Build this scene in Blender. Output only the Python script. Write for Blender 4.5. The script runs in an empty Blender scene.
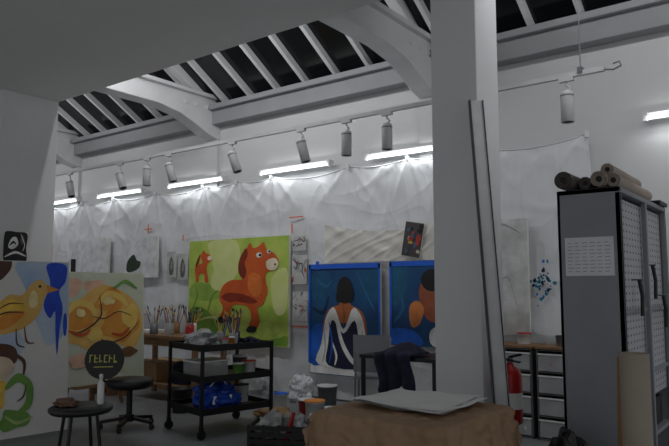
import bpy, bmesh, math, random
from mathutils import Vector, Matrix, noise
random.seed(7)
scn=bpy.context.scene
scn.view_settings.view_transform='Standard'
def lin(c):
    return tuple(((v/255)/12.92 if v/255<=0.04045 else (((v/255)+0.055)/1.055)**2.4) for v in c)
MC={}
def mat(name,rgb,rough=0.6,metal=0.0,var=0.08,scale=6.0,bump=0.0,bscale=30.0,emit=0.0,alpha=1.0,coords='Object',stretch=None,rgb2=None):
    if name in MC: return MC[name]
    m=bpy.data.materials.new(name); m.use_nodes=True
    nt=m.node_tree; b=nt.nodes['Principled BSDF']; c=lin(rgb)
    tc=nt.nodes.new('ShaderNodeTexCoord'); mp=nt.nodes.new('ShaderNodeMapping')
    nt.links.new(tc.outputs[coords],mp.inputs[0])
    if stretch: mp.inputs['Scale'].default_value=stretch
    n=nt.nodes.new('ShaderNodeTexNoise'); n.inputs['Scale'].default_value=scale; n.inputs['Detail'].default_value=4
    nt.links.new(mp.outputs[0],n.inputs['Vector'])
    r=nt.nodes.new('ShaderNodeValToRGB')
    r.color_ramp.elements[0].position=0.3; r.color_ramp.elements[1].position=0.7
    a2=lin(rgb2) if rgb2 else tuple(min(1,v*(1+var)) for v in c)
    a1=c if rgb2 else tuple(v*(1-var) for v in c)
    r.color_ramp.elements[0].color=(*a1,1); r.color_ramp.elements[1].color=(*a2,1)
    nt.links.new(n.outputs['Fac'],r.inputs[0]); nt.links.new(r.outputs[0],b.inputs['Base Color'])
    b.inputs['Roughness'].default_value=rough; b.inputs['Metallic'].default_value=metal
    if bump>0:
        n2=nt.nodes.new('ShaderNodeTexNoise'); n2.inputs['Scale'].default_value=bscale; n2.inputs['Detail'].default_value=6
        nt.links.new(mp.outputs[0],n2.inputs['Vector'])
        bp=nt.nodes.new('ShaderNodeBump'); bp.inputs['Strength'].default_value=bump; bp.inputs['Distance'].default_value=0.02
        nt.links.new(n2.outputs['Fac'],bp.inputs['Height']); nt.links.new(bp.outputs[0],b.inputs['Normal'])
    if emit>0:
        b.inputs['Emission Color'].default_value=(*c,1); b.inputs['Emission Strength'].default_value=emit
    b.inputs['Alpha'].default_value=alpha
    MC[name]=m; return m

class B:
    def __init__(s,name): s.n=name; s.v=[]; s.f=[]; s.m=[]; s.sm=[]; s.mats=[]
    def mi(s,m):
        if m not in s.mats: s.mats.append(m)
        return s.mats.index(m)
    def add(s,vs,fs,m,smooth=False,M=None):
        o=len(s.v); k=s.mi(m)
        for v in vs:
            v=Vector(v)
            if M is not None: v=M@v
            s.v.append(v)
        for f in fs:
            s.f.append([i+o for i in f]); s.m.append(k); s.sm.append(smooth)
    def box(s,x0,x1,y0,y1,z0,z1,m,M=None):
        vs=[(x,y,z) for x in (x0,x1) for y in (y0,y1) for z in (z0,z1)]
        s.add(vs,[(0,1,3,2),(4,6,7,5),(0,4,5,1),(2,3,7,6),(0,2,6,4),(1,5,7,3)],m,False,M)
    def bar(s,p0,p1,w,t,m,side=(1,0,0)):
        p0=Vector(p0);p1=Vector(p1);d=(p1-p0); L=d.length; d.normalize()
        sd=Vector(side); sd=(sd-d*sd.dot(d)).normalized(); n=d.cross(sd)
        M=Matrix((( sd.x,n.x,d.x,p0.x),(sd.y,n.y,d.y,p0.y),(sd.z,n.z,d.z,p0.z),(0,0,0,1)))
        s.box(-w/2,w/2,-t/2,t/2,0,L,m,M)
    def cyl(s,p0,p1,r0,m,r1=None,seg=20,caps=True,M=None):
        if r1 is None: r1=r0
        p0=Vector(p0);p1=Vector(p1);d=(p1-p0).normalized()
        a=d.orthogonal().normalized(); b=d.cross(a)
        vs=[];
        for p,r in((p0,r0),(p1,r1)):
            for i in range(seg):
                t=2*math.pi*i/seg; vs.append(p+a*math.cos(t)*r+b*math.sin(t)*r)
        s.add(vs,[(i,(i+1)%seg,seg+(i+1)%seg,seg+i) for i in range(seg)],m,True,M)
        if caps: s.add(vs,[tuple(range(seg))[::-1],tuple(range(seg,2*seg))],m,False,M)
    def tube(s,pts,r,m,seg=8,M=None):
        pts=[Vector(p) for p in pts]
        vs=[];prev=None
        for k,p in enumerate(pts):
            d=(pts[min(k+1,len(pts)-1)]-pts[max(k-1,0)]).normalized()
            a=d.orthogonal().normalized() if prev is None else (prev-d*prev.dot(d)).normalized()
            prev=a; b=d.cross(a); rr=r[k] if isinstance(r,(list,tuple)) else r
            for i in range(seg):
                t=2*math.pi*i/seg; vs.append(p+a*math.cos(t)*rr+b*math.sin(t)*rr)
        fs=[]
        for k in range(len(pts)-1):
            for i in range(seg):
                fs.append((k*seg+i,k*seg+(i+1)%seg,(k+1)*seg+(i+1)%seg,(k+1)*seg+i))
        s.add(vs,fs,m,True,M)
        n=len(pts); s.add(vs,[tuple(range(seg))[::-1],tuple(range((n-1)*seg,n*seg))],m,False,M)
    def lathe(s,c,prof,m,seg=28,M=None):
        c=Vector(c); vs=[]
        for r,z in prof:
            for i in range(seg):
                t=2*math.pi*i/seg; vs.append(c+Vector((r*math.cos(t),r*math.sin(t),z)))
        fs=[]
        for k in range(len(prof)-1):
            for i in range(seg): fs.append((k*seg+i,k*seg+(i+1)%seg,(k+1)*seg+(i+1)%seg,(k+1)*seg+i))
        s.add(vs,fs,m,True,M)
        n=len(prof); s.add(vs,[tuple(range(seg))[::-1],tuple(range((n-1)*seg,n*seg))],m,False,M)
    def blob(s,c,sc,m,amp=0.3,freq=2.0,sub=3,seed=0,flat=True,smooth=False):
        t=bmesh.new(); bmesh.ops.create_icosphere(t,subdivisions=sub,radius=1.0)
        vs=[];t.verts.index_update()
        for v in t.verts:
            p=v.co.copy(); n=noise.noise(p*freq+Vector((seed*7.3,seed*3.1,seed)))+0.5*noise.noise(p*freq*2.7+Vector((seed,9,3)))
            p=p*(1+amp*n)
            if flat and p.z<-0.6: p.z=-0.6
            vs.append(Vector((c[0]+p.x*sc[0],c[1]+p.y*sc[1],c[2]+(p.z+ (0.6 if flat else 0))*sc[2])))
        fs=[tuple(v.index for v in f.verts) for f in t.faces]; t.free()
        s.add(vs,fs,m,smooth)
    def prism(s,poly,axis,a0,a1,m):
        n=len(poly)
        vs=[(a0,p[0],p[1]) for p in poly]+[(a1,p[0],p[1]) for p in poly]
        s.add(vs,[tuple(range(n)),tuple(range(n,2*n))[::-1]]+[(i,i+n,(i+1)%n+n,(i+1)%n) for i in range(n)],m)
    def done(s,loc=(0,0,0),rot=(0,0,0),bevel=0.0,seg=2):
        me=bpy.data.meshes.new(s.n); me.from_pydata([tuple(v) for v in s.v],[],s.f)
        for m in s.mats: me.materials.append(m)
        for i,p in enumerate(me.polygons): p.material_index=s.m[i]; p.use_smooth=s.sm[i]
        bm=bmesh.new(); bm.from_mesh(me)
        bmesh.ops.recalc_face_normals(bm,faces=bm.faces); bm.to_mesh(me); bm.free()
        me.update()
        o=bpy.data.objects.new(s.n,me); scn.collection.objects.link(o)
        o.location=loc; o.rotation_euler=rot
        if bevel>0:
            b=o.modifiers.new('bevel','BEVEL'); b.width=bevel; b.segments=seg; b.limit_method='ANGLE'; b.angle_limit=math.radians(50)
        return o

# ---------------- materials
wallm=mat('white_plaster',(202,203,203),0.85,var=0.03,scale=1.5,bump=0.08,bscale=40)
ceilm=mat('ceiling_paint',(220,220,219),0.9,var=0.02,scale=1.0,bump=0.03)
pillm=mat('pillar_paint',(218,219,220),0.8,var=0.03,scale=2)
steelm=mat('painted_steel',(212,213,214),0.6,var=0.05,scale=3)
beamm=mat('grey_beam_paint',(146,148,150),0.7,var=0.06,scale=3)
floorm=mat('concrete_floor',(120,122,124),0.5,var=0.16,scale=2.5,bump=0.08,bscale=25)
black=mat('black_metal',(22,23,25),0.4,metal=0.3,var=0.1)
blackp=mat('black_plastic',(18,18,20),0.5,var=0.1)
greym=mat('grey_metal',(120,122,125),0.45,metal=0.4)
lampm=mat('lamp_grey_housing',(196,197,198),0.5)
white=mat('white_paper',(225,225,222),0.8,var=0.03)
canv=mat('primed_canvas',(222,221,214),0.85,var=0.03,bump=0.1,bscale=150)
kraft=mat('kraft_paper',(150,122,94),0.75,var=0.12,scale=3,bump=0.5,bscale=9)
card=mat('cardboard',(150,116,80),0.85,var=0.1)
wood=mat('wood',(130,98,68),0.6,var=0.2,scale=4,stretch=(1,1,8))
cabm=mat('cabinet_grey',(128,131,136),0.55,var=0.05)
clearp=mat('clear_plastic',(190,194,196),0.25,alpha=0.5)
blueb=mat('blue_bag',(28,70,170),0.45,var=0.2,bump=0.4,bscale=15)
dark_cloth=mat('navy_cloth',(22,27,48),0.9,var=0.3,bump=0.6,bscale=18)
redm=mat('red_enamel',(170,22,20),0.3)
wp=mat('white_plastic',(215,216,214),0.4)
tarp=mat('grey_plastic_bag',(150,152,152),0.35,var=0.3,bump=0.6,bscale=12)
def pm(rgb,rgb2=None,sc=7): 
    nm='paint_%d_%d_%d'%rgb
    return mat(nm,rgb,0.6,var=0.22,scale=sc,rgb2=rgb2,bump=0.15,bscale=40)

# ---------------- room shell
YW=7.0
b=B('floor'); b.box(-14.2,3,-3,7.2,-0.1,0,floorm); b.done()
b=B('wall_back'); b.box(-14.2,3,YW,7.2,0,4.3,wallm); b.done()
b=B('wall_left'); b.box(-14.2,-14.0,-3,YW,0,6.6,wallm); b.done()
b=B('ceiling'); b.box(-14.0,3,-3,4.6,3.95,4.15,ceilm); b.box(-14.0,3,4.45,4.6,4.15,5.8,ceilm); b.done()
b=B('trim_1'); b.box(-14.0,3,6.82,7.0,4.0,4.3,beamm); b.box(-14.0,3,6.74,6.82,4.22,4.3,beamm); b.done(bevel=0.01)
# skylight
glass=mat('dark_night_glass',(14,16,18),0.15,var=0.3,scale=2)
b=B('window_1')
sl=0.61
def zr(y): return 4.32+(7.0-y)*sl
b.add([(-14,7.1,zr(7.1)),(3,7.1,zr(7.1)),(3,4.5,zr(4.5)),(-14,4.5,zr(4.5)),(-14,7.1,zr(7.1)+.05),(3,7.1,zr(7.1)+.05),(3,4.5,zr(4.5)+.05),(-14,4.5,zr(4.5)+.05)],[(0,1,2,3),(4,5,6,7),(0,1,5,4),(2,3,7,6)],glass)
x=-13.8
while x<3:
    b.bar((x,7.0,zr(7.0)-.05),(x,4.62,zr(4.62)-.05),0.055,0.09,steelm,side=(1,0,0)); x+=0.54
b.bar((-14,5.6,zr(5.6)-.13),(3,5.6,zr(5.6)-.13),0.06,0.06,steelm,side=(0,1,0))
b.done()
# trusses
for k,X in enumerate((-11.6,-7.7,-3.8,0.1)):
    b=B('roof_truss_beam')
    b.prism([(4.6,4.12),(4.6,4.42),(7.0,4.42),(7.0,3.78),(6.75,3.84),(6.5,3.95),(6.2,4.06),(5.8,4.12)],0,X-.13,X+.13,steelm)
    b.box(X-.2,X+.2,4.6,7.0,4.40,4.46,steelm)
    b.bar((X,4.6,5.6),(X,6.95,4.35),0.14,0.16,steelm)
    for y in (6.85,6.7,6.5,6.3): b.cyl((X+.12,y,4.25),(X+.15,y,4.25),.025,steelm,seg=8)
    b.done(bevel=0.01)
    b=B('trim_pilaster'); b.box(X-.13,X+.13,6.94,7.0,0,3.8,wallm); b.done()
# pillars
b=B('structural_pillar'); b.box(-2.50,-2.10,4.62,5.04,0,3.95,pillm); b.box(-2.52,-2.08,4.6,5.06,0,0.1,pillm); b.box(-2.50,-2.10,4.62,5.04,3.95,5.4,pillm); b.done(bevel=0.008)
b=B('structural_pillar'); b.box(-8.95,-8.15,3.85,4.6,0,3.95,pillm); b.box(-8.97,-8.13,3.83,4.62,0,0.1,pillm); b.done(bevel=0.008)

# ---------------- plastic sheeting
def polythene(name,col,alpha,k):
    pl=bpy.data.materials.new(name); pl.use_nodes=True
    nt=pl.node_tree; bs=nt.nodes['Principled BSDF']
    bs.inputs['Base Color'].default_value=(*lin(col),1); bs.inputs['Roughness'].default_value=0.33
    bs.inputs['Alpha'].default_value=alpha
    try:
        bs.inputs['Coat Weight'].default_value=.5; bs.inputs['Coat Roughness'].default_value=0.2
    except Exception: pass
    tc=nt.nodes.new('ShaderNodeTexCoord')
    prev=None
    for (sx,sz,ry,sc,st,ds) in ((1.5,.5,.5,1.6,.30*k,.05),(.6,1.4,-.7,1.8,.22*k,.04),(2.6,.4,.1,3.0,.14*k,.02)):
        mp=nt.nodes.new('ShaderNodeMapping'); mp.inputs['Scale'].default_value=(sx,1,sz); mp.inputs['Rotation'].default_value=(0,ry,0)
        nt.links.new(tc.outputs['Object'],mp.inputs[0])
        n=nt.nodes.new('ShaderNodeTexNoise'); n.inputs['Scale'].default_value=sc; n.inputs['Detail'].default_value=1.2; n.inputs['Distortion'].default_value=.3
        nt.links.new(mp.outputs[0],n.inputs['Vector'])
        m1=nt.nodes.new('ShaderNodeMath'); m1.operation='SUBTRACT'; m1.inputs[1].default_value=.5; nt.links.new(n.outputs['Fac'],m1.inputs[0])
        m2=nt.nodes.new('ShaderNodeMath'); m2.operation='ABSOLUTE'; nt.links.new(m1.outputs[0],m2.inputs[0])
        m3=nt.nodes.new('ShaderNodeMath'); m3.operation='MULTIPLY'; m3.inputs[1].default_value=-9.0; nt.links.new(m2.outputs[0],m3.inputs[0])
        m4=nt.nodes.new('ShaderNodeMath'); m4.operation='EXPONENT'; nt.links.new(m3.outputs[0],m4.inputs[0])
        bp=nt.nodes.new('ShaderNodeBump'); bp.inputs['Strength'].default_value=st; bp.inputs['Distance'].default_value=ds
        nt.links.new(m4.outputs[0],bp.inputs['Height'])
        if prev: nt.links.new(prev.outputs[0],bp.inputs['Normal'])
        prev=bp
    nt.links.new(prev.outputs[0],bs.inputs['Normal'])
    try: nt.links.new(prev.outputs[0],bs.inputs['Coat Normal'])
    except Exception: pass
    return pl
pl=polythene('translucent_polythene',(228,230,233),.84,1.0)
b=B('plastic_sheeting')
nx,nz=560,90; X0,X1=-13.2,-1.9
vs=[];fs=[];hem=[]
clips=[X0]
rr=random.Random(3)
while clips[-1]<X1-.8: clips.append(clips[-1]+rr.uniform(.7,1.5))
clips[-1]=X1
def ridge(v,w=.35):
    return max(0,1-abs(noise.noise(v))/w)**2
for i in range(nx+1):
    x=X0+(X1-X0)*i/nx
    for q in range(len(clips)-1):
        if clips[q]<=x<=clips[q+1]+1e-6: c0,c1=clips[q],clips[q+1]; break
    ph=(x-c0)/(c1-c0); sag=0.06*(c1-c0)*4*ph*(1-ph)
    for j in range(nz+1):
        t=j/nz; top=3.05-sag
        z=0.02+(top-0.02)*t
        xe=x+ (0.14*(1-t) if i>nx-8 else 0)
        h=3.05-z
        cr=0
        for c in (c0,c1):
            a=math.atan2(x-c,h+.05); rad=math.hypot(x-c,h)
            cr+=max(0,1-abs(math.sin(a*4.5+c*5)))**2*.6*max(0,1-rad/1.3)
        sw=.8*ridge(Vector((x*.8+z*.5,z*.55-x*.25,2)),.12)*.5
        dr=ridge(Vector((x*2.0-z*.5,z*.35,7)),.16)*.5
        w=0.038*(noise.noise(Vector((x*1.2+z*1.0,z*0.5-x*.3,1))))-.038*cr-.026*sw-.030*dr+.004*noise.noise(Vector((x*9,z*5,3)))
        y=6.885+max(-0.045,min(0.04,w+.008))
        vs.append((xe,y,z))
        if j==nz: hem.append((xe,y,z))
for i in range(nx):
    for j in range(nz):
        a=i*(nz+1)+j; fs.append((a,a+nz+1,a+nz+2,a+1))
b.add(vs,fs,pl,True); b.tube(hem[::3],.009,pl,seg=6)
for c in clips: b.box(c-.02,c+.02,6.83,6.86,3.0,3.07,wp)
b.done()

# ---------------- fluorescent battens
tubem=mat('fluorescent_tube',(235,240,245),0.4,var=0.0,emit=1.2)
for (xa,xb) in ((-12.6,-11.3),(-10.66,-9.31),(-8.64,-7.3),(-6.55,-5.25),(-4.68,-3.4),(-1.36,-0.05)):
    b=B('fluorescent_batten_light')
    b.box(xa,xb,6.87,6.925,3.12,3.17,steelm)
    b.box(xa,xa+.04,6.82,6.87,3.08,3.17,steelm); b.box(xb-.04,xb,6.82,6.87,3.08,3.17,steelm)
    b.cyl((xa+.04,6.845,3.11),(xb-.04,6.845,3.11),0.018,tubem,seg=12)
    o=b.done()
    L=bpy.data.lights.new('tube_light','AREA'); L.shape='RECTANGLE'; L.size=xb-xa-.1; L.size_y=0.03; L.energy=2.4; L.color=(0.95,0.98,1.0)
    lo=bpy.data.objects.new('tube_light',L); scn.collection.objects.link(lo)
    lo.location=((xa+xb)/2,6.80,3.11); lo.rotation_euler=(math.radians(60),0,0); lo.parent=o

# added wash lights in invented housings, hidden behind the ceiling edge to brighten the wall
for xa in (-13.5,-10.9,-7.4,-5.6,-1.9,0.3):
    b=B('added_wash_housing')
    b.box(xa,xa+1.7,4.61,4.70,4.62,4.72,steelm)
    o=b.done()
    L=bpy.data.lights.new('added_wash_light','AREA'); L.shape='RECTANGLE'; L.size=1.6; L.size_y=0.08; L.energy=19; L.color=(0.98,0.99,1.0)
    lo=bpy.data.objects.new('added_wash_light',L); scn.collection.objects.link(lo)
    lo.location=(xa+.85,4.72,4.64); lo.rotation_euler=(math.radians(50),0,0); lo.parent=o

# ---------------- lighting track
b=B('lighting_track')
RZ=3.25
b.box(-11.5,-1.37,5.48,5.52,RZ-.02,RZ+.02,lampm)
b.tube([(-1.4,5.5,RZ),(-1.3,5.5,RZ-.02),(-1.24,5.5,RZ+.0),(-1.25,5.5,RZ+.04),(-1.3,5.5,RZ+.03)],.008,greym)
for X in (-1.56,):
    b.cyl((X,5.5,RZ),(X,5.5,zr(5.5)-.05),0.006,greym,seg=6); b.box(X-.02,X+.02,5.47,5.53,RZ,RZ+.05,greym)
b.done()
dk=mat('lamp_recess',(10,10,10),0.8)
for X,ty,tx in ((-9.33,.35,0),(-8.03,.45,0),(-7.40,0,0),(-6.93,.3,0.1),(-5.73,.35,0.1),(-4.63,.25,.1),(-4.0,0,0),(-3.49,0,0),(-1.68,0,0)):
    b=B('track_spotlight')
    b.box(-.06,.06,-.02,.02,-.05,-.02,lampm)
    b.tube([(0,0,-.05),(.0,0,-.08),(.03,.0,-.11),(.0,0,-.13)],.012,lampm)
    M=Matrix.Translation((0,0,-.13))@Matrix.Rotation(-ty,4,'Y')@Matrix.Rotation(tx,4,'X')@Matrix.Translation((ty*-.06,0,0))
    b.lathe((0,0,0),[(.03,0),(.05,-.01),(.055,-.03),(.055,-.27),(.05,-.275),(.045,-.26)],lampm,M=M)
    b.lathe((0,0,0),[(.044,-.262),(.044,-.266)],dk,M=M)
    b.lathe((0,0,0),[(.0565,-.04),(.0565,-.05)],greym,M=M)
    b.done(loc=(X,5.5,RZ))

# ---------------- painting tools
def crom(pts,k=5):
    n=len(pts); out=[]
    for i in range(n):
        p0,p1,p2,p3=[pts[(i+j-1)%n] for j in range(4)]
        for s_ in range(k):
            t=s_/k
            out.append(tuple(0.5*((2*p1[a])+(-p0[a]+p2[a])*t+(2*p0[a]-5*p1[a]+4*p2[a]-p3[a])*t*t+(-p0[a]+3*p1[a]-3*p2[a]+p3[a])*t**3) for a in (0,1)))
    return out
def ell(cx,cy,rx,ry,n=16,rot=0):
    return [(cx+rx*math.cos(2*math.pi*i/n)*math.cos(rot)-ry*math.sin(2*math.pi*i/n)*math.sin(rot),cy+rx*math.cos(2*math.pi*i/n)*math.sin(rot)+ry*math.sin(2*math.pi*i/n)*math.cos(rot)) for i in range(n)]
def lump(cx,cy,rx,ry,seed,n=9):
    r=random.Random(seed); out=[]
    for i in range(n):
        q=r.uniform(.75,1.2); out.append((cx+rx*math.cos(2*math.pi*i/n)*q,cy+ry*math.sin(2*math.pi*i/n)*q))
    return out
def stroke(pts,w):
    L=[];R=[]
    for i,p in enumerate(pts):
        q0=pts[max(0,i-1)];q1=pts[min(len(pts)-1,i+1)]
        dx,dy=q1[0]-q0[0],q1[1]-q0[1]; l=math.hypot(dx,dy) or 1
        ww=w*(0.5 if i in(0,len(pts)-1) else 1)
        L.append((p[0]-dy/l*ww,p[1]+dx/l*ww)); R.append((p[0]+dy/l*ww,p[1]-dx/l*ww))
    return L+R[::-1]
def painting(name,w,h,base,shapes,loc,rz=0,lean=0,depth=0.035,extra=None):
    b=B(name)
    if loc[1]>6.7: loc=(loc[0],loc[1]-.025,loc[2])
    b.box(-w/2,w/2,-depth,0,0,h,canv)
    y=-depth-0.0008
    b.add([(-w/2+.003,y,.003),(w/2-.003,y,.003),(w/2-.003,y,h-.003),(-w/2+.003,y,h-.003)],[(0,1,2,3)],base)
    for k,sh in enumerate(shapes):
        col,pts=sh[0],sh[1]; sm=not(len(sh)>2 and sh[2]=='s')
        if sm: pts=crom(pts,4)
        pts=[(min(99.6,max(.4,p[0])),min(99.6,max(.4,p[1]))) for p in pts]
        y-=0.0006
        b.add([(-w/2+w*p[0]/100,y,h*p[1]/100) for p in pts],[tuple(range(len(pts)))],col)
    if extra: extra(b,w,h,y-0.002)
    return b.done(loc=loc,rot=(-lean,0,rz))

# green pony painting
gr=pm((150,188,66),(200,210,104),3); org=pm((196,78,26),(212,98,34),5); dorg=pm((136,44,20)); cream=pm((226,214,186)); dgr=pm((86,138,44),(140,178,66),3); pale=pm((222,226,160),(204,216,130),3)
ink=pm((22,20,22)); wht=pm((232,232,228))
sh=[(pale,[(22,98),(50,98),(54,72),(44,60),(30,66),(24,84)]),(dgr,[(1,1),(1,28),(12,34),(26,26),(34,12),(60,6),(98,10),(98,1)]),
 (pale,[(84,60),(98,70),(98,34),(88,30)]),(pm((176,200,90)),[(36,20),(58,14),(80,22),(96,16),(92,8),(50,2),(34,8)]),
 (pm((124,164,60),(160,188,84),4),[(2,52),(10,58),(30,54),(34,44),(20,40),(4,42)]),
 (pale,[(26,66),(34,78),(46,80),(50,64),(36,50),(25,54)]),(dgr,stroke([(4,30),(10,44),(8,54)],1)),(dgr,stroke([(22,30),(26,44),(32,50)],1)),(pale,stroke([(10,20),(30,24),(50,12)],1.2)),
 (org,[(8,62),(7,72),(11,76),(15,78),(13,84),(16,90),(19,87),(23,85),(25,80),(21,77),(20,70),(22,59),(18,59),(17,66),(12,66),(11,59),(8,59)]),
 (cream,ell(23,82,2.4,2.2)),(dorg,[(8,72),(11,78),(13,86),(11,84),(8,77)]),
 (org,[(34,42),(37,54),(46,60),(57,61),(60,70),(57,80),(60,88),(64,95),(67,90),(72,91),(77,95),(80,88),(87,84),(91,76),(87,69),(80,67),(79,60),(81,50),(77,38),(72,34),(74,22),(70,13),(63,13),(66,26),(62,35),(52,37),(46,34),(45,26),(39,20),(34,23),(38,33)]),
 (dorg,[(58,61),(53,68),(54,80),(60,90),(62,84),(59,76),(61,68)]),(dorg,[(36,44),(44,48),(60,46),(72,40),(64,38),(52,40),(44,39)]),
 (pm((218,116,44)),[(64,66),(74,64),(76,50),(70,44),(63,52)]),(cream,[(81,70),(88,69),(91,75),(87,80),(80,77)]),
 (wht,ell(73,83,2.8,2.4)),(ink,ell(74,83,1.4,1.4)),(wht,ell(82,86,1.8,1.8)),(ink,ell(82.6,86,1,1)),(ink,ell(88,74,.9,.9)),(ink,[(62,12),(70,12),(71,17),(64,17)]),(ink,[(33,20),(39,19),(40,24),(35,25)])]
painting('pony_painting',2.08,1.54,gr,sh,(-6.96,6.85,0.64))

# portraits
navy=pm((12,50,104),(10,86,130),2); teal=pm((20,120,150)); skin=pm((176,100,54)); dnavy=pm((14,22,56)); blutape=mat('blue_masking_tape',(24,96,210),0.6); bri=pm((24,96,200))
def tape(b,w,h,y):
    b.box(-w/2-.01,w/2+.01,y-.001,y,h-.05,h+.012,blutape)
    b.box(-w/2-.012,-w/2+.02,y-.001,y,h*.1,h,blutape); b.box(w/2-.02,w/2+.012,y-.001,y,h*.1,h,blutape)
def tape1(b,w,h,y):
    tape(b,w,h,y); b.box(-w*.4,-w*.35,y-.002,y-.001,h-.06,h+.05,blutape)
lgr0=pm((170,176,186))
sh=[(wht,[(1,1),(99,1),(99,9),(1,9)],'s'),(pm((16,80,118)),[(3,92),(30,92),(24,70),(10,66),(3,72)]),(pm((16,80,118)),[(78,90),(97,90),(97,66),(86,70)]),(bri,[(2,40),(22,46),(24,20),(20,10),(2,10)]),
 (pm((12,38,76)),stroke([(6,60),(20,56),(28,70)],2)),(pm((28,100,140)),stroke([(70,92),(80,76),(92,60)],1.4)),(pm((28,100,140)),stroke([(10,88),(24,80),(34,86)],1.2)),
 (skin,[(44,70),(44,64),(30,60),(22,50),(20,38),(26,34),(34,46),(66,46),(74,34),(82,38),(80,52),(72,60),(60,64),(60,70)]),(pm((140,80,46)),stroke([(50,64),(51,54),(50,46)],1.2)),
 (wht,[(24,50),(31,59),(38,60),(50,42),(62,60),(70,59),(78,48),(82,26),(86,9),(14,9),(18,28)]),
 (dnavy,[(34,50),(50,38),(66,50),(72,28),(74,9),(28,9),(28,28)]),(wht,stroke([(40,50),(48,30),(60,16),(72,10)],2.5)),(wht,stroke([(34,30),(40,18),(38,10)],1.5)),(bri,stroke([(30,46),(34,28),(30,12)],1.2)),(lgr0,stroke([(22,40),(24,24),(20,12)],1)),(lgr0,stroke([(76,40),(78,24),(80,12)],1)),
 (ink,ell(52,77,11,12)),(ink,[(42,76),(40,68),(46,66),(60,66),(64,70),(62,80)])]
painting('portrait_painting',1.12,1.42,navy,sh,(-4.98,6.84,0.33),extra=tape1)
sh=[(pm((18,90,124)),[(3,96),(20,96),(18,60),(3,50)]),(pm((150,80,50)),[(36,60),(40,76),(52,80),(66,72),(70,50),(60,30),(44,34)]),(ink,ell(52,78,13,13)),
 (pm((200,120,60)),[(24,46),(34,54),(42,44),(36,26),(26,24)]),(pm((28,100,140)),stroke([(6,30),(16,44),(14,60)],2)),(bri,[(2,20),(30,18),(40,2),(2,2)]),(wht,[(50,20),(70,26),(80,4),(52,2)])]
painting('portrait_painting',1.1,1.0,navy,sh,(-3.72,6.84,0.76),extra=tape)

# pale sheet pinned above
cream2=polythene('cream_polythene',(226,222,214),.8,.8)
b=B('pinned_plastic_sheet')
vs=[];fs=[];N=80;Mz=20
for i in range(N+1):
    for j in range(Mz+1):
        u=i/N; v=j/Mz; x=-5.3+1.95*u
        z=1.78+(0.5-0.12*math.sin(math.pi*u))*v
        w=0.022*noise.noise(Vector((u*7+v*2,v*2,4)))-.018*ridge(Vector((u*6-v*2,v*.8,4)),.15)
        vs.append((x,6.803+max(-.025,min(.022,w)),z))
for i in range(N):
    for j in range(Mz):
        a=i*(Mz+1)+j; fs.append((a,a+Mz+1,a+Mz+2,a+1))
b.add(vs,fs,cream2,True); b.done()

# sketches on wall
pencil=pm((96,94,92)); lgr=pm((150,150,148))
def sketch(name,w,h,loc,shapes,base=None,rz=0,depth=.006,roll=0):
    o=painting(name,w,h,base or wht,shapes,loc,rz=rz,depth=depth); o.rotation_euler[1]=roll; return o
painting('blank_canvas',1.28,0.84,pm((208,210,212)),[(lgr,stroke([(20,30),(40,60),(60,50),(80,70)],.3)),(lgr,stroke([(30,70),(50,30),(76,34)],.3))],(-10.8,6.85,1.5))
painting('study_canvas',0.9,0.68,pm((210,212,214)),[(pm((40,58,40)),[(8,20),(12,44),(30,58),(40,44),(52,38),(44,22),(20,14)]),(lgr,stroke([(40,70),(60,80),(80,60)],.5))],(-9.25,6.85,1.62))
for k,(X,Z) in enumerate(((-8.46,1.62),(-8.18,1.58))):
    sketch('pinned_sketch',0.24,0.42,(X,6.845,Z),[(pencil,[(30,12),(26,50),(44,80),(60,70),(74,40),(66,12)]),(lgr,[(40,40),(50,66),(62,50),(54,30)])],base=pm((186,188,184)))
redp=pm((168,52,36))
for X,Z,w,h,sd in ((-5.76,1.5,.26,.4,1),(-5.76,1.96,.24,.2,2),(-5.74,1.0,.26,.4,3)):
    rr=random.Random(sd); ss=[]
    for q in range(9):
        p=[(rr.uniform(5,95),rr.uniform(5,95))]
        for _ in range(3): p.append((p[-1][0]+rr.uniform(-30,30),p[-1][1]+rr.uniform(-20,20)))
        ss.append((rr.choice([redp,redp,pencil,pm((60,80,90)),lgr]),stroke(p,rr.uniform(1.5,5))))
    sketch('pinned_sketch',w,h,(X,6.845,Z),ss,base=pm((190,190,188)))
rr=random.Random(12); ss=[]
for q in range(16):
    ss.append((rr.choice([ink,pm((60,60,80)),redp,pm((200,190,170)),pm((70,90,120)),pm((190,160,70))]),lump(rr.uniform(10,90),rr.uniform(8,92),rr.uniform(6,16),rr.uniform(4,12),q,6)))
sketch('pinned_collage',.26,.42,(-3.98,6.795,1.82),ss,base=pm((70,64,66)),roll=0.18)
# right of pillar
painting('study_canvas',0.6,1.25,pm((196,196,195)),[(lgr,stroke([(10,92),(50,96),(84,88)],1.0)),(lgr,stroke([(30,30),(60,50),(80,20)],.6))],(-2.84,6.84,0.95))
b=B('paint_speckle_marks')
for k in range(46):
    X=-2.42+random.gauss(0,.04)+random.choice([0,0,.07]); Z=1.50+random.gauss(0,.09); r=random.uniform(.006,.022)
    c=random.choice([teal,bri,dnavy,teal])
    b.add([(X+r*math.cos(a)*random.uniform(.5,1.4),6.822,Z+r*math.sin(a)*random.uniform(.6,1.6)) for a in [i*math.pi/4 for i in range(8)]],[tuple(range(8))],c)
b.done()
orgt=mat('orange_chalk_line',(226,112,90),0.8)
b=B('orange_marking_tape')
for X,Z0,Z1 in ((-9.35,.6,1.45),(-12.1,1.9,2.3),(-9.1,2.36,2.52),(-8.2,2.2,2.3),(-5.9,2.2,2.34)):
    b.box(X-.010,X+.010,6.818,6.826,Z0,Z1,orgt)
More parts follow.
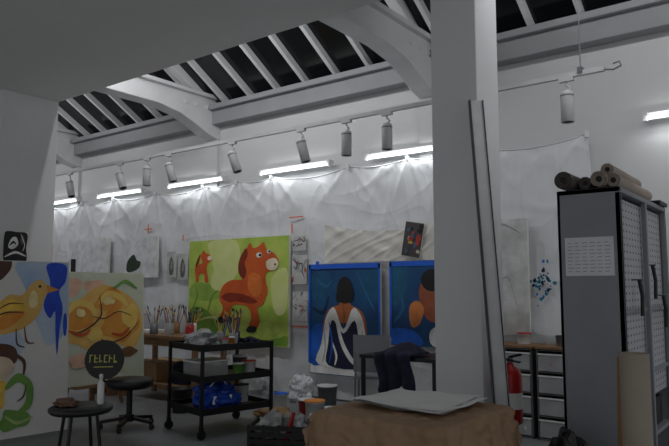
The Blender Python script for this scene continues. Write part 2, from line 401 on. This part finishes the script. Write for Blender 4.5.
b.box(-9.6,-9.1,6.818,6.826,1.0,1.015,orgt); b.box(-9.2,-9.0,6.818,6.826,2.43,2.445,orgt); b.box(-5.95,-5.7,6.818,6.826,2.42,2.435,orgt); b.box(-5.9,-5.62,6.818,6.826,.92,.94,orgt)
b.done()
sketch('ink_drawing',.31,.40,(-8.14,4.1,1.76),[(ink,[(4,4),(4,96),(50,98),(96,94),(94,50),(96,6),(50,2)]),(wht,[(20,50),(30,76),(50,82),(60,60),(40,44)]),(ink,stroke([(26,56),(40,66),(50,60)],4)),(wht,stroke([(10,20),(50,34),(90,24)],4)),(pencil,ell(76,74,8,14)),(wht,stroke([(70,90),(86,60),(80,40)],2))],rz=math.pi/2)

# large left paintings facing +X
och=pm((216,164,76),(230,190,108),4); brn=pm((84,54,40)); blu=pm((34,56,176),(30,84,210),4); grn=pm((86,144,54),(124,164,80),4); yel=pm((228,186,70)); ora=pm((212,122,40),(228,156,60),4); crm=pm((222,220,212),(212,213,210),2); pbl=pm((154,184,218),(196,208,220),3)
sh=[(pbl,[(60,99),(99,99),(98,60),(84,50),(76,62),(66,84)]),(brn,lump(44,97,14,8,3)),(pbl,[(40,66),(60,60),(66,50),(56,40),(40,44)]),
 (blu,[(82,98),(97,98),(97,88),(92,82),(95,72),(93,60),(91,44),(89.5,58),(89,70),(85,66),(80,74),(85,86)]),(blu,ell(97,62,1.6,7)),
 # bird: body, wing, fanned tail, head and beak
 (och,[(34,62),(44,72),(54,80),(64,80),(70,86),(77,89),(82,86),(90,83),(83,81),(80,76),(76,68),(66,61),(54,58),(44,57),(34,52)]),
 (yel,[(40,66),(50,76),(60,77),(68,72),(62,66),(52,64)]),(ora,[(42,62),(54,70),(66,70),(58,63),(48,60)]),(ora,[(82,86),(92,83),(83,81)],'s'),(ink,ell(77,85,1.1,.9)),
 (brn,stroke([(42,66),(52,70),(64,70)],.5)),(brn,stroke([(44,70),(54,75),(64,75)],.4)),(brn,stroke([(60,60),(61,52),(66,50)],.6)),(brn,stroke([(66,61),(68,53),(73,52)],.6)),(pm((240,220,160)),lump(72,78,4,5,4)),
 (brn,lump(50,46,11,6,5)),(brn,stroke([(56,48),(66,42),(66,34)],1.2)),(pm((214,196,170)),lump(46,38,12,8,6)),
 (yel,lump(44,24,10,10,8)),(grn,stroke([(54,28),(62,33),(70,28),(70,18),(64,14)],2.6)),(grn,lump(60,10,12,6,9)),(pm((170,190,120)),stroke([(54,12),(62,8),(72,10)],1)),(brn,stroke([(62,20),(66,22),(68,28)],.6))]
painting('bird_canvas',1.32,1.70,crm,sh,(-6.36,3.12,0.02),rz=math.pi/2-.1,lean=0.06)
pink=pm((218,176,152)); ory=pm((208,124,44),(222,160,66),4); lem=pm((226,186,80),(232,206,120),4)
sh=[(pm((196,204,180)),[(2,98),(40,98),(30,80),(2,76)]),(pink,lump(20,86,14,8,1)),(pink,lump(44,88,10,6,2)),
 (och,[(6,54),(14,70),(30,76),(50,88),(72,84),(92,70),(98,48),(88,30),(66,34),(48,26),(28,36),(12,40)]),
 (ory,lump(30,62,17,13,21)),(lem,stroke([(16,62),(26,72),(40,70),(46,60)],3)),(ory,lump(72,50,22,14,24)),(ory,lump(60,74,15,11,27)),(lem,stroke([(50,72),(58,80),(70,78),(80,70)],3)),
 (lem,lump(84,58,9,12,25)),(pm((236,216,150)),lump(60,74,6,4,26)),(brn,stroke([(14,52),(26,46),(42,52),(52,62),(50,76)],.8)),(brn,stroke([(50,40),(62,36),(78,40),(92,52)],.7)),(brn,stroke([(44,60),(56,58),(70,64),(84,60)],.5)),
 (lem,lump(46,44,9,7,28)),(pm((190,80,40)),stroke([(20,48),(32,44),(40,48)],1.6)),(pm((190,80,40)),stroke([(64,44),(74,42),(82,48)],1.6)),(pm((110,76,48)),lump(80,26,14,5,7)),(grn,stroke([(66,86),(78,92),(90,86)],1.8)),
 (pm((236,216,150)),lump(30,64,5,4,30)),(lem,stroke([(30,26),(44,18),(60,20),(76,10)],1.2)),(pink,lump(30,22,12,6,15))]
painting('fruit_canvas',1.3,1.34,pm((206,208,190),(190,200,176),2),sh,(-7.12,4.66,0.30),rz=math.pi/2,lean=0.05)
X,Y,top,led=-7.2,4.7,1.78,0.3
b=B('studio_easel')
b.bar((X-.08,Y,0.0),(X-.14,Y,1.62),.06,.04,wood,side=(0,1,0))
b.bar((X-.04,Y-.4,0),(X-.16,Y-.06,1.55),.04,.03,wood,side=(0,1,0)); b.bar((X-.04,Y+.4,0),(X-.16,Y+.06,1.55),.04,.03,wood,side=(0,1,0))
b.bar((X-.7,Y,0),(X-.16,Y,1.5),.04,.03,wood,side=(0,1,0))
b.box(X-.03,X+.14,Y-.35,Y+.35,led-.035,led-.002,wood)
b.bar((X-.14,Y-.28,1.5),(X-.145,Y-.28,top+.02),.04,.05,blackp,side=(0,1,0)); b.box(X-.18,X-.1,Y-.31,Y+.05,1.48,1.53,wood)
b.done(bevel=.004)

# ---------------- swivel chair with round back
b=B('swivel_chair')
b.lathe((0,0,0),[(.02,.40),(.2,.41),(.235,.44),(.24,.48),(.22,.505),(.05,.515)],blackp)
b.cyl((0,0,.09),(0,0,.41),.03,black); b.cyl((0,0,.07),(0,0,.14),.05,black)
for i in range(5):
    a=i*2*math.pi/5+.3; e=(.28*math.cos(a),.28*math.sin(a))
    b.bar((0,0,.11),(e[0],e[1],.075),.045,.03,black,side=(-math.sin(a),math.cos(a),0))
    b.cyl((e[0],e[1]-.012,.03),(e[0],e[1]+.012,.03),.03,blackp,seg=14); b.cyl((e[0],e[1],.03),(e[0],e[1],.08),.01,black,seg=8)
Mx=Matrix.Translation((-.13,-.22,.71))@Matrix.Rotation(math.radians(37),4,'Z')@Matrix.Rotation(-.1,4,'X')
b.tube([(0,0,.42),(-.08,-.12,.42),(-.15,-.22,.5),(-.135,-.215,.66)],.014,black)
b.cyl((0,0.0,0),(0,-.035,0),.2,blackp,seg=32,M=Mx)
yg=mat('yellow_lettering',(190,190,90),0.6)
def plate(pts,m):
    b.add([(p[0],-.037,p[1]) for p in pts],[tuple(range(len(pts)))],m,M=Mx)
for k in range(6):
    x0=-.15+k*.05; 
    plate([(x0,-.03),(x0+.012,-.03),(x0+.012,.05),(x0,.05)],yg)
    plate([(x0+.012,.038-(k%3)*.03),(x0+.035,.038-(k%3)*.03),(x0+.035,.05-(k%3)*.03),(x0+.012,.05-(k%3)*.03)],yg)
    if k%2: plate([(x0+.012,-.03),(x0+.035,-.03),(x0+.035,-.018),(x0+.012,-.018)],yg)
plate([(-.1,-.08),(.1,-.075),(.1,-.065),(-.1,-.07)],yg)
b.done(loc=(-5.9,4.25,0))

# stool + bottle
b=B('work_stool')
b.lathe((0,0,0),[(.03,.575),(.2,.58),(.215,.595),(.215,.615),(.2,.625),(.02,.625)],blackp)
for i in range(4):
    a=i*math.pi/2+.5; c,s_=math.cos(a),math.sin(a)
    b.tube([(.12*c,.12*s_,.58),(.16*c,.16*s_,.3),(.2*c,.2*s_,0.0)],.012,black)
ring=[(.165*math.cos(t*math.pi/12),.165*math.sin(t*math.pi/12),.27) for t in range(25)]
b.tube(ring,.008,black)
b.done(loc=(-4.25,2.66,0))
b=B('spray_bottle'); b.lathe((0,0,0),[(.022,0),(.024,.01),(.024,.14),(.012,.16),(.010,.18),(.014,.182),(.014,.205),(.006,.21)],wp); b.done(loc=(-4.2,2.78,.626))
b=B('paint_rag'); b.blob((0,0,0),(.09,.07,.03),mat('brown_rag',(110,82,66),.9),amp=.6,seed=3); b.done(loc=(-4.33,2.6,.626))

# ---------------- trolley
b=B('utility_trolley')
hw,hd=.41,.33
for sx in(-1,1):
    for sy in(-1,1):
        b.box(sx*hw-.015,sx*hw+.015,sy*hd-.015,sy*hd+.015,.11,.90,black)
        b.cyl((sx*hw,sy*hd-.015,.045),(sx*hw,sy*hd+.015,.045),.045,blackp,seg=18)
        b.box(sx*hw-.012,sx*hw+.012,sy*hd-.03,sy*hd-.02,.04,.12,black); b.box(sx*hw-.012,sx*hw+.012,sy*hd+.02,sy*hd+.03,.04,.12,black); b.box(sx*hw-.012,sx*hw+.012,sy*hd-.03,sy*hd+.03,.1,.125,black)
for z in(.24,.55,.85):
    b.box(-hw,hw,-hd,hd,z-.008,z,black)
    b.box(-hw,hw,-hd-.006,-hd+.002,z-.02,z+.045,black); b.box(-hw,hw,hd-.002,hd+.006,z-.02,z+.045,black)
    b.box(-hw-.006,-hw+.002,-hd,hd,z-.02,z+.045,black); b.box(hw-.002,hw+.006,-hd,hd,z-.02,z+.045,black)
b.done(loc=(-5.12,4.80,0),rot=(0,0,math.radians(78.5)),bevel=.002)
R=Matrix.Translation((-5.12,4.80,0))@Matrix.Rotation(math.radians(78.5),4,'Z')
def onc(x,y,z): return tuple(R@Vector((x,y,z)))
def brushjar(loc,h=.13,r=.045,n=9,seed=1,L=.3,jm=None):
    rnd=random.Random(seed); b=B('brush_jar')
    b.lathe((0,0,0),[(r*.9,0),(r,.01),(r,h),(r*.92,h),(r*.88,.02)],jm or clearp,seg=20)
    for k in range(n):
        a=rnd.uniform(0,6.28); t=rnd.uniform(.2,.8)*r; q=rnd.uniform(1.0,2.0)*r; l=L*rnd.uniform(.75,1.1)
        p0=Vector((t*math.cos(a)*.5,t*math.sin(a)*.5,.02)); p1=Vector((q*math.cos(a),q*math.sin(a),l))
        m=rnd.choice([wood,redm,black,yel,wht,blutape,black,wood])
        b.cyl(p0,p1,.005,m,r1=.004,seg=6); d=(p1-p0).normalized()
        b.cyl(p1,p1+d*.03,.006,greym,seg=6); b.cyl(p1+d*.03,p1+d*.065,.009,rnd.choice([brn,ink,och]),r1=.004,seg=6)
    b.done(loc=loc)
brushjar(onc(.12,-.05,.851),n=14,seed=4,L=.28); brushjar(onc(.26,.12,.851),n=10,seed=9,L=.3,jm=mat('dark_tin',(60,62,62),.5)); brushjar(onc(.12,.2,.851),n=8,seed=12,L=.24)
b=B('crumpled_plastic_bag'); b.blob((0,0,0),(.15,.19,.10),tarp,amp=.5,seed=2); b.done(loc=onc(-.2,.08,.851))
b=B('paint_rag'); b.blob((0,0,0),(.10,.09,.05),dark_cloth,amp=.6,seed=8); b.done(loc=onc(.28,-.16,.851))
def tub(name,loc,r,h,m,lid=None):
    b=B(name); b.lathe((0,0,0),[(r*.88,0),(r*.9,.005),(r,h*.95),(r*1.04,h*.95),(r*1.04,h),(r*.96,h)],m,seg=24)
    if lid: b.lathe((0,0,h),[(r*1.06,0),(r*1.06,.012),(r*.9,.014)],lid,seg=24)
    return b.done(loc=loc)
tub('paint_tub',onc(-.1,-.24,.851),.035,.08,wp,redm); tub('paint_tub',onc(0.0,-.2,.851),.03,.09,ora,wp)
tub('paint_tub',onc(.25,-.15,.551),.07,.13,wp,redm); tub('paint_tub',onc(.1,-.18,.551),.06,.12,grn,wp); tub('paint_tub',onc(.3,.1,.551),.08,.16,greym,wp)
b=B('plastic_storage_box'); b.box(-.18,.18,-.14,.14,0,.15,clearp); b.box(-.19,.19,-.15,.15,.15,.17,wp); b.blob((0,0,.01),(.14,.1,.07),kraft,seed=6); b.done(loc=onc(-.18,-.0,.551),rot=(0,0,1.37),bevel=.01)
b=B('blue_shopping_bag'); b.blob((0,0,0),(.24,.18,.15),blueb,amp=.35,seed=5,sub=4)
b.tube([(-.1,-.05,.2),(-.05,-.08,.27),(.05,-.08,.27),(.1,-.05,.2)],.01,wht)
for k in range(3): b.bar((-.12+k*.09,-.17,.05),(-.10+k*.09,-.17,.13),.025,.01,wht)
b.done(loc=onc(-.08,-.03,.241),rot=(0,0,1.37))
tub('paint_tub',onc(.29,.05,.241),.08,.17,wp,ink)

# crates and floor clutter
b=B('plastic_crate')
b.box(-.27,.27,-.19,.19,0,.02,blackp)
for z in(.03,.09,.15):
    for s_ in(-1,1):
        b.box(-.28,.28,s_*.19-.01,s_*.19+.01,z,z+.04,blackp); b.box(s_*.28-.01,s_*.28+.01,-.19,.19,z,z+.04,blackp)
for s_ in(-1,1):
    for x in(-.28,-.14,0,.14,.28): b.box(x-.012,x+.012,s_*.19-.012,s_*.19+.012,0,.2,blackp)
b.blob((-.1,0,.06),(.14,.14,.14),tarp,amp=.6,seed=14); b.blob((.12,.03,.04),(.12,.12,.14),tarp,amp=.6,seed=15); b.cyl((.05,-.1,.05),(.12,-.08,.3),.02,redm,seg=12)
b.done(loc=(-4.18,4.72,0),rot=(0,0,math.radians(30)))
tub('paint_tub',(-4.62,5.75,0),.11,.2,wp,ora); tub('paint_tub',(-4.9,5.95,0),.1,.16,redm,wp); tub('paint_tub',(-4.95,6.4,0),.12,.26,greym,wp); tub('paint_tub',(-4.35,5.45,0),.08,.12,yel,wp); tub('paint_tub',(-4.4,5.75,0),.07,.15,bri,wp); tub('paint_tub',(-5.35,6.0,0),.08,.18,wp,blutape)
b=B('crumpled_plastic_bag'); b.blob((0,0,0),(.24,.2,.22),tarp,amp=.5,seed=21); b.done(loc=(-5.9,6.1,0))
b=B('crumpled_plastic_bag'); b.blob((0,0,0),(.18,.14,.2),pl,amp=.5,seed=61,sub=4); b.done(loc=(-5.5,6.55,0))
b=B('cardboard_box'); b.box(-.25,.25,-.2,.2,0,.32,card); b.bar((0,-.2,.32),(0,-.34,.40),.5,.006,card,side=(1,0,0)) ; b.box(-.03,.03,-.202,-.2,0,.32,mat('parcel_tape',(190,160,110),.4)); b.done(loc=(-6.6,6.45,0),rot=(0,0,.2))
b=B('cardboard_box'); b.box(-.3,.3,-.18,.18,0,.4,card); b.box(-.3,.3,-.02,.02,.4,.403,mat('parcel_tape',(190,160,110),.4)); b.box(-.28,.28,-.17,.17,.4,.402,card); b.done(loc=(-7.9,6.3,0),rot=(0,0,-.1),bevel=.004)
b=B('crumpled_plastic_bag'); b.blob((0,0,0),(.18,.15,.26),wp,amp=.5,seed=51); b.done(loc=(-7.3,6.38,0))
b=B('crumpled_cloth'); b.blob((0,0,0),(.22,.16,.08),mat('ochre_cloth',(150,120,80),.9,bump=.5),amp=.6,seed=55); b.done(loc=(-5.0,5.5,0))
b=B('plastic_bucket'); b.lathe((0,0,0),[(.1,0),(.13,.26),(.138,.26),(.138,.28),(.122,.28),(.095,.02)],blackp); b.tube([(.13*math.cos(t*.26),0.0,.26-.12*math.sin(t*.26)) for t in range(13)],.004,greym); b.done(loc=(-6.15,5.15,0))
b=B('step_box'); b.box(-.2,.2,-.14,.14,.19,.21,wood)
for s_ in(-.19,.17): b.box(s_,s_+.02,-.13,.13,0,.19,wood)
b.box(-.2,.2,-.02,.02,.08,.12,wood); b.done(loc=(-8.0,5.4,0),bevel=.003)

# work table with jars
b=B('work_table')
b.box(-7.75,-6.25,5.42,6.0,.80,.84,wood); b.box(-7.7,-6.3,5.47,5.5,.7,.8,wood)
for X in(-7.7,-6.3):
    for Y in(5.47,5.95): b.box(X-.03,X+.03,Y-.03,Y+.03,0,.8,wood)
b.box(-7.7,-6.3,5.47,5.95,.2,.22,wood)
b.done(bevel=.004)
for k,(X,Y) in enumerate(((-6.9,5.55),(-6.72,5.78),(-7.08,5.8),(-7.18,5.52),(-6.5,5.55))): brushjar((X,Y,.841),h=.15,r=.055,n=10,seed=30+k,L=.30,jm=[clearp,wp,card,greym,redm][k])
b=B('stack_of_papers'); 
for k in range(6): b.box(-.16,.16,-.12,.12,k*.006,k*.006+.005,white,M=Matrix.Rotation(k*.05,4,'Z'))
b.done(loc=(-7.52,5.72,.841))
b=B('crumpled_plastic_bag'); b.blob((0,0,0),(.22,.14,.16),dark_cloth,amp=.5,seed=31); b.done(loc=(-6.75,5.7,.221))
b=B('cardboard_box'); b.box(-.2,.2,-.15,.15,0,.24,card); b.box(-.2,.2,-.01,.01,.24,.243,tarp); b.done(loc=(-7.35,5.7,.221),bevel=.004)

# chair by the wall
b=B('folding_chair')
gp=mat('grey_chair_shell',(128,130,134),.5)
b.box(-.2,.2,-.2,.2,.44,.47,gp); 
vs=[];N=12
for i in range(N+1):
    a=(i/N-.5)*1.2
    for z,o_ in((.52,0),(.93,.03)):
        vs.append((.36*math.sin(a),.36*math.cos(a)-.14+o_,z))
b.add(vs,[(2*i,2*i+2,2*i+3,2*i+1) for i in range(N)],gp,True)
b.add([(v[0],v[1]+.015,v[2]) for v in vs],[(2*i,2*i+2,2*i+3,2*i+1) for i in range(N)],gp,True)
for sx in(-1,1):
    b.tube([(sx*.19,-.19,0),(sx*.18,-.17,.44)],.012,greym); b.tube([(sx*.19,.24,0),(sx*.18,.18,.45),(sx*.17,.2,.9)],.012,greym)
b.done(loc=(-4.2,6.28,0),rot=(0,0,math.pi+.5))
# small black table + jacket
b=B('side_table')
b.box(-3.88,-3.0,5.55,6.1,.74,.775,black)
for X in(-3.85,-3.03):
    for Y in(5.58,6.07): b.box(X-.018,X+.018,Y-.018,Y+.018,0,.74,black)
b.box(-3.85,-3.03,5.575,5.59,.3,.33,black); b.box(-3.85,-3.03,6.06,6.075,.3,.33,black)
b.done(bevel=.003)
b=B('draped_jacket')
vs=[];fs=[];N=26
for i in range(N+1):
    for j in range(N+1):
        u=i/N; v=j/N; x=-3.62+.40*u+.03*math.sin(v*9)
        s_=v*.65
        if s_<.3: y=5.83-s_; z=.80
        else: y=5.515-.02*math.sin(u*18)-.02; z=.80-(s_-.3)*(1+.15*math.sin(u*7))
        z+=.012*abs(noise.noise(Vector((u*6,v*6,2))))+(.1*math.sin(math.pi*u)*math.sin(math.pi*min(1,s_/.3)) if s_<.3 else 0)
        y-=.02*abs(noise.noise(Vector((u*7,v*3,8)))) if s_>=.3 else 0
        vs.append((x,y,z))
for i in range(N):
    for j in range(N):
        a=i*(N+1)+j; fs.append((a,a+N+1,a+N+2,a+1))
b.add(vs,fs,dark_cloth,True)
o=b.done(); so=o.modifiers.new('s','SOLIDIFY'); so.thickness=.012; so.offset=1
b=B('cardboard_box'); b.box(-.15,.15,-.12,.12,0,.24,card); b.box(-.15,.15,-.01,.01,.24,.242,wp); b.done(loc=(-3.3,5.85,0),bevel=.003)

# clear plastic drawer units right of pillar
dfr=mat('drawer_frame_grey',(84,82,82),.5)
for X in (-2.62,-2.05):
    b=B('plastic_drawer_unit')
    for sx in(-.26,.25): b.box(sx,sx+.015,-.2,.2,0,.86,dfr)
    b.box(-.27,.275,-.21,.21,.86,.885,wood); b.box(-.26,.265,.19,.2,0,.86,dfr); b.box(-.26,.265,-.2,.2,0,.02,dfr)
    for k in range(4):
        z=.03+k*.208
        b.box(-.24,.245,-.205,-.195,z,z+.16,clearp); b.box(-.24,-.235,-.195,.18,z,z+.15,clearp); b.box(.24,.245,-.195,.18,z,z+.15,clearp); b.box(-.24,.245,-.195,.18,z,z+.006,clearp)
        b.box(-.245,.25,-.21,-.195,z+.15,z+.165,wp); b.box(-.26,.265,-.205,-.19,z+.19,z+.2,dfr)
        for q in range(6): b.blob((-.19+q*.075,-.11,z+.01),(.036,.09,.085),random.choice([redm,redm,wp,ora,greym,card,ink,kraft]),sub=2,seed=k*7+q)
    b.done(loc=(X,6.5,0),bevel=.003)
tub('paint_tub',(-2.5,6.5,.886),.07,.1,wp,redm); tub('paint_tub',(-2.1,6.45,.886),.06,.09,greym,ink)

# fire extinguisher on pillar
b=B('fire_extinguisher')
b.lathe((0,0,0),[(.06,0),(.08,.01),(.085,.03),(.085,.36),(.07,.41),(.03,.44),(.022,.46)],redm)
b.cyl((0,0,.45),(0,0,.5),.018,greym); b.bar((-.01,0,.5),(.1,-.03,.53),.02,.008,black); b.bar((-.01,0,.48),(.09,-.03,.47),.02,.008,black)
b.tube([(0,-.02,.48),(-.03,-.1,.5),(-.05,-.16,.42),(-.04,-.15,.3),(.0,-.1,.1)],.011,blackp)
b.box(-.098,-.07,-.03,.03,.05,.4,greym); b.lathe((0,0,.12),[(.0862,0),(.0862,.12)],white)
b.done(loc=(-1.985,4.86,.42))

# leaning plank
b=B('leaning_plank')
lp=mat('plank_white_face',(215,216,216),.6); ld=mat('plank_dark_edge',(70,71,75),.6)
b.bar((-1.79,4.33,0.01),(-2.07,4.55,2.88),.10,.02,lp,side=(.8,.6,0))
b.bar((-1.79-.044,4.33-.043,0.01),(-2.07-.044,4.55-.043,2.88),.012,.04,ld,side=(.8,.6,0))
b.bar((-1.79+.036,4.33+.02,0.01),(-2.07+.036,4.55+.02,2.88),.008,.03,ld,side=(.8,.6,0))
b.done(bevel=.002)

# ---------------- foreground table with kraft paper
b=B('work_table')
b.box(-2.22,-1.48,2.80,3.54,.755,.785,wood)
for X in(-2.18,-1.52):
    for Y in(2.84,3.5): b.box(X-.03,X+.03,Y-.03,Y+.03,0,.755,wood)
b.done(bevel=.004)
b=B('kraft_paper_cover')
vs=[];fs=[];N=110
cx,cy=-1.85,3.17; hx,hy=.385,.385; ov=.32
def prof(t,h):
    a=abs(t)*(h+ov); s_=1 if t>=0 else -1
    if a<=h: return s_*a,0
    e=a-h; return s_*(h+.006+.05*e),-e
for i in range(N+1):
    for j in range(N+1):
        u=-1+2*i/N; v=-1+2*j/N
        px_,dz1=prof(u,hx); py_,dz2=prof(v,hy)
        dz=min(dz1,dz2)
        fx=.025*math.sin(13*v+2*u)*min(1,-dz1*6); fy=.025*math.sin(11*u+1.3+2*v)*min(1,-dz2*6)
        nz_=noise.noise(Vector((u*4,v*4,3))); cr=abs(noise.noise(Vector((u*9,v*9,6))))
        z=.793+dz*(.85+.3*noise.noise(Vector((u*3,v*3,9))))+.008*max(0,nz_)+.016*cr
        sx=1 if u>0 else -1; sy=1 if v>0 else -1
        vs.append((cx+px_+sx*(abs(fx)+(.03*cr if dz1<0 else 0)),cy+py_+sy*(abs(fy)+(.03*cr if dz2<0 else 0)),z))
for i in range(N):
    for j in range(N):
        a=i*(N+1)+j; fs.append((a,a+N+1,a+N+2,a+1))
b.add(vs,fs,kraft,True); b.done()
b=B('paper_sheets')
for k,(rot,dx,dy) in enumerate(((0,0,0),(.09,-.03,.03),(-.06,.02,-.01),(.02,-.02,0))):
    M=Matrix.Translation((-1.86+dx,3.25+dy,.817+k*.005))@Matrix.Rotation(rot,4,'Z')
    vs=[];fs=[];N=20
    for i in range(N+1):
        for j in range(N+1):
            u=i/N;v=j/N
            vs.append((-.27+.54*u,-.26+.52*v,.010*noise.noise(Vector((u*3,v*3,k)))+.03*max(0,u+v-1.6)+.02*max(0,.5-u-v)))
    for i in range(N):
        for j in range(N):
            a=i*(N+1)+j; fs.append((a,a+N+1,a+N+2,a+1))
    b.add(vs,fs,white,True,M)
b.done()

# ---------------- shelving cabinet
b=B('metal_shelving_cabinet')
x0,x1,y0,y1=-1.28,-.92,3.92,5.22
b.box(x0,x1,y0,y0+.025,0,2.03,cabm); b.box(x0,x1,y1-.025,y1,0,2.03,cabm); b.box(x0,x0+.02,y0,y1,0,2.03,cabm)
b.box(x0,x1,y0,y1,2.0,2.03,cabm); 
for z in(.08,.5,.9,1.3): b.box(x0,x1-.02,y0+.02,y1-.02,z,z+.025,cabm)
for y in(y0,y1-.035,(y0+y1)/2): b.box(x1-.03,x1,y,y+.035,0,2.0,cabm)
peg=bpy.data.materials.new('perforated_panel'); peg.use_nodes=True; nt=peg.node_tree; bs=nt.nodes['Principled BSDF']
tc=nt.nodes.new('ShaderNodeTexCoord'); mp=nt.nodes.new('ShaderNodeMapping'); mp.inputs['Scale'].default_value=(0,14,24)
vo=nt.nodes.new('ShaderNodeTexVoronoi'); vo.inputs['Randomness'].default_value=0; vo.inputs['Scale'].default_value=1
rp=nt.nodes.new('ShaderNodeValToRGB'); rp.color_ramp.interpolation='CONSTANT'; rp.color_ramp.elements[0].color=(.03,.03,.032,1); rp.color_ramp.elements[1].position=.18; rp.color_ramp.elements[1].color=(*lin((170,172,176)),1)
nt.links.new(tc.outputs['Object'],mp.inputs[0]); nt.links.new(mp.outputs[0],vo.inputs['Vector']); nt.links.new(vo.outputs['Distance'],rp.inputs[0]); nt.links.new(rp.outputs[0],bs.inputs['Base Color'])
b.box(x1-.05,x1-.04,y0+.03,y1-.03,.75,1.98,peg)
for k in range(5):
    b.box(x0+.06,x1-.06,y0+.08+k*.23,y0+.26+k*.23,.53,.66+.05*(k%3),random.choice([blackp,greym,card]))
for y,z in ((4.3,1.5),(4.7,1.6),(5.0,1.4)):
    b.cyl((x1-.04,y,z),(x1+.02,y,z),.006,greym,seg=8); b.tube([(x1+.0,y,z),(x1+.01,y+.02,z-.1),(x1+.01,y,z-.22)],.012,blackp)
cabo=b.done(bevel=.003)
b=B('notice_sheet'); b.box(-1.24,-.965,3.917,3.92,1.52,1.745,mat('notice_paper',(206,208,212),.8))
txt=mat('printed_text',(140,144,152),.8)
for r in range(9):
    z=1.715-r*.021
    for c in range(6):
        b.box(-1.225+c*.042,-1.225+c*.042+random.uniform(.02,.036),3.9158,3.917,z-.004,z,txt)
o=b.done(); o.parent=cabo
rollm=mat('canvas_roll',(160,148,136),.8,var=.1); rolld=mat('dark_roll',(90,84,80),.8)
b=B('bundle_of_rolls')
for (X,Z,r,m,ya,yb) in((-1.22,2.085,.052,rolld,3.86,4.7),(-1.12,2.07,.038,rolld,3.95,4.6),(-1.03,2.08,.046,rollm,3.9,4.9),(-.96,2.072,.04,rollm,3.94,4.8),(-1.0,2.145,.036,rollm,3.98,4.7)):
    b.cyl((X,ya,Z),(X,yb,Z),r,m,seg=24,caps=False); b.cyl((X,ya,Z),(X,yb,Z),r*.75,m,seg=24,caps=False); b.cyl((X,ya+.01,Z),(X,yb-.01,Z),r*.4,ink,seg=16)
    n=40; sp=[(X+(r*(1-.6*t/n))*math.cos(t*.6),ya+.002,Z+(r*(1-.6*t/n))*math.sin(t*.6)) for t in range(n)]
    b.tube(sp,.003,m,seg=5)
b.done()
b=B('portfolio_case'); b.box(-1.2,-.9,4.95,5.2,2.031,2.06,blackp); b.box(-1.1,-1.0,4.93,4.95,2.035,2.055,black); b.done(bevel=.005)

# standing roll
b=B('standing_paper_roll')
b.lathe((0,0,0),[(.07,0),(.07,1.12),(.066,1.125),(.05,1.12),(.048,1.0)],mat('brown_roll',(150,140,126),.8,var=.06)); b.lathe((0,0,1.0),[(.05,0),(.05,.003)],ink)
b.done(loc=(-.80,3.55,0))
b=B('standing_paper_roll')
b.tube([(0,0,0),(.01,.0,.6),(.02,.01,1.08)],.022,card,seg=18); b.done(loc=(-.93,3.74,0))
b=B('coiled_cable')
b.tube([(-.62,3.9,.01),(-.66,3.88,.5),(-.67,3.9,.9),(-.64,3.92,1.08),(-.58,3.9,1.1),(-.53,3.9,.95),(-.5,3.9,.5),(-.5,3.9,.01)],.009,wp); b.done()
b=B('black_rubbish_bag'); b.blob((0,0,0),(.15,.12,.42),mat('black_polythene',(14,14,16),.3,bump=.5,bscale=14),amp=.35,seed=41,sub=4); b.done(loc=(-1.17,3.62,0))

# ---------------- camera & world
cam=bpy.data.cameras.new('camera'); cam.lens=35; cam.sensor_width=36; cam.clip_start=.05
co=bpy.data.objects.new('camera',cam); scn.collection.objects.link(co); co.location=(0,0,1.45)
co.rotation_euler=(math.radians(90+5.7),0,math.radians(37.1)); scn.camera=co
w=bpy.data.worlds.new('world'); scn.world=w; w.use_nodes=True
bg=w.node_tree.nodes['Background']; bg.inputs[0].default_value=(.95,.97,1,1); bg.inputs[1].default_value=.43
